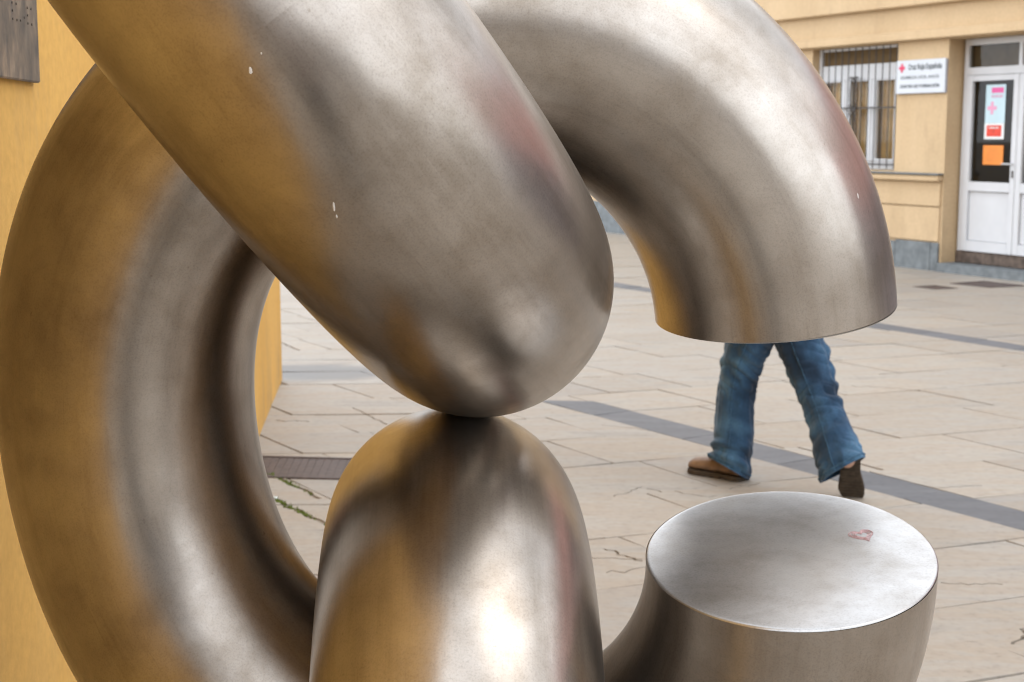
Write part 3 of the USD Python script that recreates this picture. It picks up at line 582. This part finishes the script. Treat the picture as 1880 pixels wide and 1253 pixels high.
def put_tube(name, mesh, uv, label=None):
    # outward orientation
    f = mesh.faces; v = mesh.vertices; c = v[f].mean(1)
    n = np.cross(v[f[:, 1]] - v[f[:, 0]], v[f[:, 2]] - v[f[:, 0]])
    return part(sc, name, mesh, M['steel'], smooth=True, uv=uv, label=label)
def outward(mesh, C):
    f, v = mesh.faces, mesh.vertices; k = len(f) // 3; tri_ = f[k]; p = v[tri_].mean(0); n = np.cross(v[tri_[1]] - v[tri_[0]], v[tri_[2]] - v[tri_[0]])
    c = C[np.argmin(np.linalg.norm(C - p, axis=1))]
    if n @ (p - c) < 0: mesh.faces = f[:, ::-1]
    return mesh
put_tube('hooked_tube', outward(mesh, C), uv, 'open hook shaped tube with two flat cut ends')
DOME = 0.0065
def end_face(P, out):
    """slightly domed cap with a rounded rim"""
    out = out / np.linalg.norm(out); a = np.cross(out, (0, 1, 0)); a /= np.linalg.norm(a); b = np.cross(out, a)
    ang = np.linspace(0, 2 * np.pi, 129)[:-1]; prof = [(R, 0.0), (R - .0006, .0014), (R - .0022, .0022)] + [(R * k, .0022 + DOME * (1 - k * k)) for k in np.linspace(0.97, 0.04, 26)]
    V = np.vstack([P + r * (np.cos(ang)[:, None] * a + np.sin(ang)[:, None] * b) + h * out for r, h in prof] + [(P + out * (.0022 + DOME))[None]])
    UV = np.vstack([np.column_stack([0.02 * r * np.cos(ang) / R * 3, 6 * r * np.sin(ang)]) for r, h in prof] + [np.zeros((1, 2))])
    F = []
    for i in range(len(prof) - 1):
        for j in range(128):
            p, q = i * 128 + j, i * 128 + (j + 1) % 128; F += [[p, q, q + 128], [p, q + 128, p + 128]]
    o = (len(prof) - 1) * 128
    for j in range(128): F.append([o + j, o + (j + 1) % 128, len(V) - 1])
    t = trimesh.Trimesh(V, F, process=False)
    n = np.cross(V[F[-1][1]] - V[F[-1][0]], V[F[-1][2]] - V[F[-1][0]])
    if n @ out < 0: t.invert()
    return t, UV, a, b, out
e0, uv0, ea, eb, eo = end_face(HP[0], -HT[0]); part(sc, 'end_face', e0, M['steel_face'], smooth=True, uv=uv0, label='flat round cut end facing up, with a faded heart')
e1, uv1, *_ = end_face(HP[-1], HT[1]); part(sc, 'end_face', e1, M['steel_face'], smooth=True, uv=uv1, label='flat round cut end facing down')
def ring(q):
    c = np.array(q[:3]); n = np.array([math.cos(q[3]) * math.cos(q[4]), math.sin(q[3]) * math.cos(q[4]), math.sin(q[4])])
    u = np.cross(n, (0, 0, 1.0)); u /= np.linalg.norm(u); w = np.cross(n, u); t = np.linspace(0, 2 * np.pi, 361)[:, None]
    C = c + q[5] * (np.cos(t) * u + np.sin(t) * w); ang = np.linspace(0, 2 * np.pi, 129)
    V, UV = [], []
    for k in range(361):
        rad = (C[k] - c) / q[5]; d = np.cos(ang)[:, None] * (-rad) + np.sin(ang)[:, None] * n        # seam on the inner side
        V.append(C[k] + R * d); UV.append(np.column_stack([ang / (2 * np.pi), np.full(129, q[5] * t[k, 0])]))
    i, j = np.meshgrid(np.arange(360), np.arange(128), indexing='ij'); a_ = (i * 129 + j).ravel()
    F = np.vstack([np.column_stack([a_, a_ + 1, a_ + 130]), np.column_stack([a_, a_ + 130, a_ + 129])])
    return outward(trimesh.Trimesh(np.vstack(V), F, process=False), C), np.vstack(UV)
RB = (-0.278, 1.923, 1.724, 0.110, 0.662, 0.382); RD = (-0.083, 1.873, 0.742, 0.058, -0.023, 0.349)
for q, lab in ((RB, 'slanting upper ring linked through the hook, nearest the viewer'), (RD, 'upright lower ring seen edge on, standing on the plinth')):
    m_, u_ = ring(q); put_tube('ring', m_, u_, lab)
part(sc, 'plinth', rbox(-0.75, 0.65, 1.35, 2.55, -0.02, 0.226, 0.012), M['plinth'])
# heart scribble on the upper cut end
EYEV = np.array([0, 0, EYE])
def disc_pt(a, b, lift=0.0002):
    rr = min(math.hypot(a, b) / R, 1); return HP[0] + a * ea + b * eb + eo * (.0022 + DOME * (1 - rr * rr) + lift)
HEART = (0.0930, 0.0290)     # centre of the heart in the disc's plane (to the right, away)
sgn_a = 1 if ea[0] > 0 else -1; sgn_b = 1 if eb[1] > 0 else -1
strokes = []
for k, s in enumerate((1.0, 0.86, 0.7, 0.54)):
    th = np.linspace(0.25, 2 * np.pi - 0.2, 60)
    hx = 16 * np.sin(th) ** 3 / 17 * 0.0165 * s; hy = (13 * np.cos(th) - 5 * np.cos(2 * th) - 2 * np.cos(3 * th) - np.cos(4 * th)) / 17 * 0.0165 * s
    ca, sa = math.cos(0.30), math.sin(0.30)
    px = HEART[0] + (hx * ca - hy * sa) + rng.normal(0, .0004, 60); py = HEART[1] + (hx * sa + hy * ca) + rng.normal(0, .0004, 60)
    pts = np.array([disc_pt(sgn_a * x, sgn_b * y) for x, y in zip(px, py)])
    strokes.append(tube(pts, 0.0005, 5))
part(stage.GetPrimAtPath('/World/steel_sculpture/end_face'), 'heart_drawing', cat(*strokes), M['heart_ink'])
# dried white splashes: flat drops lying on the tubes
ringC = {}
for q in (RB,):
    c = np.array(q[:3]); n = np.array([math.cos(q[3]) * math.cos(q[4]), math.sin(q[3]) * math.cos(q[4]), math.sin(q[4])]); u = np.cross(n, (0, 0, 1.0)); u /= np.linalg.norm(u); w_ = np.cross(n, u); tq = np.linspace(0, 2 * np.pi, 1500)[:, None]
    ringC['ring'] = c + q[5] * (np.cos(tq) * u + np.sin(tq) * w_)
ringC['hooked_tube'] = hook(np.linspace(0, 11, 3000))
for nm, d, sz in (('ring', (-0.17223, 0.98421, 0.04086), (.0016, .0032)), ('ring', (-0.11974, 0.99160, -0.04895), (.0011, .005)), ('hooked_tube', (0.22789, 0.97283, -0.04087), (.0012, .0032)), ('ring', (-0.1180, 0.99160, -0.0555), (.0008, .002)), ('ring', (-0.165, 0.985, 0.052), (.0007, .0010))):
    d = np.array(d) / np.linalg.norm(d); CC = ringC[nm]; lo = None
    for tt in np.linspace(1.2, 2.4, 6000):
        p = EYEV + d * tt
        if np.min(np.linalg.norm(CC - p, axis=1)) <= R: lo = p; break
    if lo is None: continue
    c = CC[np.argmin(np.linalg.norm(CC - lo, axis=1))]; nn = (lo - c) / np.linalg.norm(lo - c)
    up = np.array([0, 0, 1.0]) - nn * nn[2]; up /= np.linalg.norm(up); si = np.cross(nn, up)
    ico = trimesh.creation.icosphere(3, 1.0); v = ico.vertices * (1 + 0.5 * (meshkit.noise(ico.vertices * 2.3 + lo * 90)[:, None] - 0.5))
    ico.vertices = c + nn * R + v[:, :1] * si * sz[0] + v[:, 1:2] * up * sz[1] + v[:, 2:] * nn * 0.0006
    host = stage.GetPrimAtPath('/World/steel_sculpture/' + nm)
    part(host, 'white_splash', ico, M['splash'], smooth=True)

# ------------------------------------------------------------------ the person walking away
pe = thing('person', 'person in blue jeans and tan shoes walking away behind the steel tubes', 'person')
def spline_pts(P, n):
    P = np.array(P, float); return CubicSpline(np.linspace(0, 1, len(P)), P)(np.linspace(0, 1, n))
hd = np.array([-0.45, 0.893, 0.0]); rt = np.array([0.893, 0.45, 0.0]); up = np.array([0, 0, 1.0])
def leg(path, wid, dep, seed, hem, crease):
    """trouser leg: rings square to the path, with creases; the hem is open"""
    n, m = 150, 96; C = spline_pts(path, n); W = CubicSpline(np.linspace(0, 1, len(wid)), wid)(np.linspace(0, 1, n)); D = CubicSpline(np.linspace(0, 1, len(dep)), dep)(np.linspace(0, 1, n))
    T = np.gradient(C, axis=0); T /= np.linalg.norm(T, axis=1, keepdims=True); th = np.arange(m) * 2 * np.pi / m; rings = []
    t = np.linspace(0, 1, n)
    for k in range(n):
        s = rt - T[k] * (rt @ T[k]); s /= np.linalg.norm(s); f = np.cross(s, T[k]); f /= np.linalg.norm(f)
        r = 1 + 0 * th
        q = t[k]
        for (tc, amp, tilt, freq, ph, sp) in crease:
            g = math.exp(-((q - tc) / sp) ** 2)
            r = r + 1.3 * amp * g * np.sin(freq * 2 * np.pi * (q - tc) + tilt * np.sin(th + ph) * 2 + ph) * (0.5 + 0.5 * np.cos(th - ph))
        rn = meshkit.fbm(np.column_stack([np.cos(th) * 1.5 + seed, np.sin(th) * 1.5, np.full(m, q * 7)]), 3, seed) - 0.5
        r = r + 0.14 * rn
        v2 = meshkit.noise(np.column_stack([np.cos(th) * 2.6 + seed, np.sin(th) * 2.6, np.full(m, q * 3.0 + seed)]), seed + 4)
        r = r + 0.10 * (1 - np.abs(2 * v2 - 1)) - 0.045
        v3 = meshkit.noise(np.column_stack([np.cos(th) * 1.3, np.sin(th) * 1.3 + seed, q * 26 + 1.6 * np.cos(th + seed)]), seed + 8)
        wk = math.exp(-((q - .47) / .13) ** 2) + 0.9 * math.exp(-((q - .96) / .09) ** 2) + 0.8 * math.exp(-((q - .22) / .12) ** 2) + .12
        r = r + 0.17 * wk * (np.sqrt(np.abs(2 * v3 - 1)) - 0.62)
        flat = np.sign(np.cos(th)) * np.abs(np.cos(th)) ** 0.9
        rings.append(C[k] + (W[k] * flat * r)[:, None] * s + (D[k] * np.sin(th) * r)[:, None] * f + up * (hem * max(0, (q - .78) / .22) ** 1.5 * W[k] * flat * r)[:, None])
    # hem: turn under and go back up inside
    inner = []
    for k, sh in ((n - 1, 0.94), (n - 10, 0.90), (n - 36, 0.80)):
        inner.append(C[k] + (rings[k] - C[k]) * sh)
    return rings, inner
# joints (metres)
hipL, kneeL, ankL = (1.120, 6.68, 0.86), (1.050, 6.81, 0.457), (1.035, 6.795, 0.035)
hipR, kneeR, ankR = (1.300, 6.62, 0.86), (1.386, 6.53, 0.44), (1.462, 6.33, 0.125)
LP = [(1.150, 6.66, 0.90), (1.118, 6.70, 0.73), (1.060, 6.785, 0.50), (1.046, 6.80, 0.28), (1.024, 6.792, 0.050)]
RP = [(1.270, 6.64, 0.90), (1.305, 6.62, 0.70), (1.382, 6.53, 0.45), (1.425, 6.44, 0.29), (1.461, 6.345, 0.150)]
crL = [(0.30, 0.05, 1.0, 9, 2.0, 0.10), (0.52, 0.05, 1.4, 11, 0.6, 0.10), (0.92, 0.085, 1.2, 12, 3.6, 0.10), (0.72, 0.03, 1.5, 7, 1.2, 0.2)]
crR = [(0.30, 0.07, 1.6, 10, 0.3, 0.13), (0.50, 0.075, 1.5, 12, 5.6, 0.11), (0.72, 0.035, 1.3, 8, 3.0, 0.16), (0.9, 0.03, 1.4, 9, 0.5, 0.12)]
rl, il = leg(LP, [.108, .112, .084, .082, .088], [.118, .115, .092, .092, .104], 3, -0.42, crL)
rr_, ir = leg(RP, [.108, .110, .085, .086, .089], [.118, .115, .094, .095, .112], 9, 0.30, crR)
def solid_leg(r, inn): return loft(list(r) + inn)
def man(t):
    t = trimesh.Trimesh(t.vertices, t.faces, process=True); return m3.Manifold(m3.Mesh(np.asarray(t.vertices, np.float32), np.asarray(t.faces, np.uint32)))
def ball(p, r): return m3.Manifold.sphere(r, 32).translate(tuple(map(float, p)))
pelv = m3.Manifold.batch_hull([ball((1.12, 6.69, 0.88), .105), ball((1.31, 6.60, 0.88), .105), ball((1.15, 6.66, 1.0), .10), ball((1.28, 6.60, 1.0), .10), ball((1.215, 6.645, 0.80), .085)])
jeans = man(solid_leg(rl, il)) + man(solid_leg(rr_, ir)) + pelv
jm = tri(jeans); jt = trimesh.Trimesh(jm.vertices, jm.faces, process=True)
body_prim = None
def skin_body():
    J = []
    def bone(a, ra, b, rb_): J.append(m3.Manifold.batch_hull([ball(a, ra), ball(b, rb_)]))
    c = np.array([1.215, 6.645, 0.0])
    bone(hipL, .07, kneeL, .05); bone(kneeL, .05, (1.035, 6.795, 0.10), .036); bone(hipR, .07, kneeR, .05); bone(kneeR, .05, (1.47, 6.32, .20), .036)
    bone(c + (-.06, .03, .92), .10, c + (.06, -.03, .92), .10); bone(c + (0, 0, .92), .12, c + (0, .02, 1.12), .115); bone(c + (0, .02, 1.12), .12, c + (-.02, .04, 1.30), .12)
    bone(c + (-.15, .11, 1.36), .05, c + (.13, -.05, 1.36), .05); bone(c + (-.01, .03, 1.36), .06, c + (-.02, .05, 1.47), .052)
    hc_ = c + (-.03, .07, 1.56); J.append(m3.Manifold.batch_hull([ball(hc_ + (.015, -.03, .02), .083), ball(hc_ + (-.02, .04, .0), .075), ball(hc_ + (-.025, .05, -.06), .05)]))
    J.append(m3.Manifold.batch_hull([ball(hc_ + (-.045, .10, .0), .010), ball(hc_ + (-.052, .115, -.03), .013), ball(hc_ + (-.045, .10, -.03), .016)]))
    for s in (-1, 1): J.append(ball(hc_ + rt * s * .078 + (0, 0, -.01), .020))
    for s, sw in ((-1, -.10), (1, .12)):
        sh = c + rt * s * .17 + (-.01, .03, 1.36); el = sh + rt * s * .05 + hd * sw + (0, 0, -.27); wr = el + hd * (sw + .07) + (0, 0, -.22)
        bone(sh, .048, el, .038); bone(el, .038, wr, .026)
        pm = wr + hd * .02 + (0, 0, -.06); bone(wr, .024, pm, .03)
        for k in range(4):
            o = hd * (.022 * (k - 1.5)); bone(pm + o + (0, 0, -.02), .009, pm + o * 1.1 + (0, 0, -.062 + .006 * abs(k - 1.3)), .0085); bone(pm + o * 1.1 + (0, 0, -.062), .0085, pm + o * 1.1 - rt * s * .02 + (0, 0, -.088), .0075)
        bone(pm + hd * .03, .010, pm + hd * .052 + (0, 0, -.035), .009)
    t = tri(m3.Manifold.batch_boolean(J, m3.OpType.Add).refine_to_length(.02)); t = trimesh.Trimesh(t.vertices, t.faces, process=True)
    trimesh.smoothing.filter_taubin(t, iterations=8); return t, c, hc_
sk, pc, hc_ = skin_body()
bp = part(pe, 'body', sk, M['skin'], smooth=True)
jt_p = part(bp, 'jeans', jt, M['denim'], smooth=40)
for rings, ths in ((rl, (-2.45, -0.62)), (rr_, (-0.55, -2.6))):
    for a in ths:
        jx = int(round((a % (2 * np.pi)) / (2 * np.pi) * 96)) % 96
        part(bp, 'jeans_seam', tube([r_[jx] for r_ in rings[12::2]], 0.0022, 6), M['denim_seam'], smooth=True)
    hemr = rings[-4]; part(bp, 'jeans_hem', tube(np.vstack([hemr, hemr[:2]]), 0.0035 + 0.0012 * np.sin(np.arange(98) * 2.1), 6), M['denim_seam'], smooth=True)
# dark inside of the hems
jk = [m3.Manifold.batch_hull([ball(pc + rt * -.10 + (0, 0, .93), .115), ball(pc + rt * .10 + (0, 0, .93), .115), ball(pc + rt * -.09 + (0, 0, 1.12), .125), ball(pc + rt * .09 + (0, 0, 1.12), .125)]),
      m3.Manifold.batch_hull([ball(pc + rt * -.09 + (0, 0, 1.12), .125), ball(pc + rt * .09 + (0, 0, 1.12), .125), ball(pc + rt * -.15 + (-.02, .04, 1.36), .075), ball(pc + rt * .15 + (-.02, .04, 1.36), .075)])]
for s, sw in ((-1, -.10), (1, .12)):
    sh = pc + rt * s * .17 + (-.01, .03, 1.36); el = sh + rt * s * .05 + hd * sw + (0, 0, -.27); wr = el + hd * (sw + .07) + (0, 0, -.22)
    jk += [m3.Manifold.batch_hull([ball(sh, .068), ball(el, .055)]), m3.Manifold.batch_hull([ball(el, .055), ball(wr + (wr - el) * -.05, .042)])]
t = tri(m3.Manifold.batch_boolean(jk, m3.OpType.Add).refine_to_length(.025)); t = trimesh.Trimesh(t.vertices, t.faces, process=True); trimesh.smoothing.filter_taubin(t, iterations=8)
t.vertices += (meshkit.fbm(t.vertices * 14)[:, None] - .5) * .02
part(bp, 'jacket', t, M['jacket'], smooth=True)
hr = trimesh.creation.icosphere(4, 1.0); hr.vertices = hr.vertices * (.096, .106, .105) * (1 + .12 * (meshkit.fbm(hr.vertices * 5)[:, None] - .5)) + hc_ + (.02, -.035, .025)
part(bp, 'hair', hr, M['hair'], smooth=True)

def shoe(heel, fwd, upv, side):
    """heel: point under the heel's back on the sole's underside; fwd, upv: unit axes of the shoe"""
    fwd = np.array(fwd, float); fwd /= np.linalg.norm(fwd); upv = np.array(upv, float); upv -= fwd * (upv @ fwd); upv /= np.linalg.norm(upv); lat = np.cross(fwd, upv)
    Ls = 0.305
    def out(x):
        x = np.clip(x, 0, 1); w = 0.034 + 0.016 * np.sin(np.pi * min(x, 1) ** 1.25) ** 1.0
        w = np.interp(x, [0, .04, .12, .28, .45, .62, .76, .88, .95, .985, 1], [.014, .028, .038, .039, .041, .050, .055, .050, .040, .027, .010]); off = np.interp(x, [0, .4, .75, 1], [0, .004, 0, -.010]) * side
        return w, off
    xs = np.r_[0, .02, .05, np.linspace(.1, .9, 17), .94, .97, .99, 1.0]
    m = 28; th = np.arange(m) * 2 * np.pi / m; up_r, so = [], []
    for x in xs:
        w, o = out(x); h = np.interp(x, [0, .06, .2, .32, .45, .6, .78, .9, .97, 1], [.060, .088, .100, .096, .090, .082, .076, .070, .056, .032])
        z0 = .020; prof = []
        for a in th:
            cx = np.sign(np.cos(a)) * abs(np.cos(a)) ** .75 * (w - .002); sz = np.sin(a)
            z = z0 + (h - z0) * (.5 + .5 * np.sign(sz) * abs(sz) ** .8)
            shrink = 1 - .25 * max(0, (z - z0) / (h - z0)) ** 2
            prof.append((x * Ls, cx * shrink + o, z))
        up_r.append(np.array(prof))
    upper = loft(up_r)
    for (z0, z1, x0, x1) in ((.006, .0205, 0, 1), (0., .0055, 0, .26), (0., .0055, .36, 1)):
        L_, R_ = [], []
        for x in np.linspace(x0, x1, 20):
            w, o = out(x); L_.append((x * Ls, o + w + .003)); R_.append((x * Ls, o - w - .003))
        g = Polygon(L_ + R_[::-1]).buffer(0); e = trimesh.creation.extrude_polygon(g, z1 - z0, engine='earcut'); e.apply_translation((0, 0, z0)); so.append(e)
    for k in range(14):                                           # tread bars
        x = .012 + k * .02
        if .075 < x < .105: continue
        w, o = out(x / Ls); so.append(box(x, x + .009, o - w + .004, o + w - .004, -.003, .0002))
    sole = cat(*so)
    lace = cat(*[tube([(Ls * x, -.020, h), (Ls * x, 0, h + .010), (Ls * x, .020, h)], .003, 6) for x, h in ((.46, .088), (.53, .084), (.60, .080))])
    Mx = np.eye(4); Mx[:3, 0], Mx[:3, 1], Mx[:3, 2], Mx[:3, 3] = fwd, lat, upv, heel
    for q in (upper, sole, lace):
        q.apply_transform(Mx)
        if q.volume < 0: q.invert()
    s = part(bp, 'shoe', upper, M['leather'], smooth=50); part_sub.append((s, sole, lace)); return s
part_sub = []
fF = np.array([-0.205, 0.202, 0.0]); fF /= np.linalg.norm(fF)
shoe(np.array([1.085, 6.748, 0.004]), fF, up, 1)
ta = math.radians(55); fb = np.array([0.26, 0.966, 0.0]); fR = fb * math.cos(ta) - up * math.sin(ta); uR = fb * math.sin(ta) + up * math.cos(ta)
toeR = np.array([1.522, 6.44, 0.010]); shoe(toeR - fR * 0.275, fR, uR, -1)
for s, sole, lace in part_sub:
    part(s, 'shoe_sole', sole, M['shoe_sole']) if False else None
# soles and laces stand beside the shoes, one level up, so that no part goes deeper than two
for s, sole, lace in part_sub:
    part(bp, 'shoe_sole', sole, M['shoe_sole']); part(bp, 'shoe_lace', lace, M['shoe_sole'])

# ------------------------------------------------------------------ the photographer, standing behind the viewpoint, seen only as a reflection
def capsule(P, Q, a, b): return m3.Manifold.batch_hull([ball(P, a), ball(Q, b)])
def weld(J, seg, it=8):
    t = tri(m3.Manifold.batch_boolean(J, m3.OpType.Add).refine_to_length(seg)); t = trimesh.Trimesh(t.vertices, t.faces, process=True); trimesh.smoothing.filter_taubin(t, iterations=it); return t
V3 = lambda *p: np.array(p, float)
ph = thing('person', 'person in dark coat holding a camera, seen only reflected in the steel', 'person')
o = V3(0.03, -0.34, 0)
hd_ = o + V3(0, .03, 1.60); J = []
for sx in (-1, 1):
    J += [capsule(o + V3(sx * .09, 0, .88), o + V3(sx * .11, .01, .48), .07, .05), capsule(o + V3(sx * .11, .01, .48), o + V3(sx * .12, -.02, .08), .05, .036), capsule(o + V3(sx * .12, -.04, .04), o + V3(sx * .14, .16, .035), .034, .03),
          capsule(o + V3(sx * .17, 0, 1.40), o + V3(sx * .24, .07, 1.17), .05, .04), capsule(o + V3(sx * .24, .07, 1.17), o + V3(sx * .085, .19, 1.50), .04, .027), ball(hd_ + V3(sx * .08, -.01, -.01), .02),
          capsule(o + V3(sx * .085, .19, 1.50), o + V3(sx * .07, .21, 1.56), .028, .032)]
    for k in range(4): J.append(m3.Manifold.batch_hull([ball(o + V3(sx * .075, .225, 1.535 + k * .019), .009), ball(o + V3(sx * (.045 - .002 * k), .245, 1.538 + k * .019), .008)]))
    J.append(m3.Manifold.batch_hull([ball(o + V3(sx * .07, .20, 1.54), .011), ball(o + V3(sx * .05, .165, 1.56), .009)]))
J += [capsule(o + V3(0, 0, .92), o + V3(0, 0, 1.15), .13, .12), capsule(o + V3(0, 0, 1.15), o + V3(0, 0, 1.33), .12, .12), capsule(o + V3(-.15, 0, 1.40), o + V3(.15, 0, 1.40), .05, .05), capsule(o + V3(0, 0, 1.40), o + V3(0, .02, 1.52), .058, .052),
      m3.Manifold.batch_hull([ball(hd_ + V3(0, -.03, .03), .085), ball(hd_ + V3(0, .03, 0), .075), ball(hd_ + V3(0, .045, -.07), .045)]), m3.Manifold.batch_hull([ball(hd_ + V3(0, .10, .005), .010), ball(hd_ + V3(0, .118, -.025), .014)])]
pb = part(ph, 'body', weld(J, .03), M['skin'], smooth=True)
J = [capsule(o + V3(-.10, 0, .95), o + V3(.10, 0, .95), .13, .13)]
for sx in (-1, 1): J += [capsule(o + V3(sx * .09, 0, .90), o + V3(sx * .11, .01, .48), .105, .08), capsule(o + V3(sx * .11, .01, .48), o + V3(sx * .12, -.02, .10), .08, .07)]
part(pb, 'trousers', weld(J, .04), M['jacket'], smooth=True)
J = [m3.Manifold.batch_hull([ball(o + V3(sx * .12, 0, z), .14) for sx in (-1, 1) for z in (.84, 1.15)]), m3.Manifold.batch_hull([ball(o + V3(sx * .11, 0, 1.15), .14) for sx in (-1, 1)] + [ball(o + V3(sx * .16, 0, 1.39), .08) for sx in (-1, 1)])]
for sx in (-1, 1): J += [capsule(o + V3(sx * .17, 0, 1.40), o + V3(sx * .24, .07, 1.17), .075, .062), capsule(o + V3(sx * .24, .07, 1.17), o + V3(sx * .10, .175, 1.47), .062, .045)]
part(pb, 'coat', weld(J, .03), M['jacket'], smooth=True)
hr = trimesh.creation.icosphere(3, 1.0); hr.vertices = hr.vertices * (.098, .105, .10) + hd_ + (0, -.045, .035); part(pb, 'hair', hr, M['hair'], smooth=True)
for sx in (-1, 1): part(pb, 'shoe', weld([capsule(o + V3(sx * .12, -.05, .045), o + V3(sx * .145, .19, .04), .05, .042)], .03), M['jacket'], smooth=True)
pc_ = thing('hand_camera', 'small black camera held in front of the face, seen only in the steel', 'camera')
part(pc_, 'camera_body', rbox(-.045, .085, -.150, -.085, 1.525, 1.615, .006), M['black_iron'])
lc = trimesh.creation.cylinder(.034, .05, sections=32); lc.apply_transform(trimesh.transformations.rotation_matrix(np.pi / 2, (1, 0, 0))); lc.apply_translation((.02, -.059, 1.57)); part(pc_, 'lens', lc, M['black_iron'])
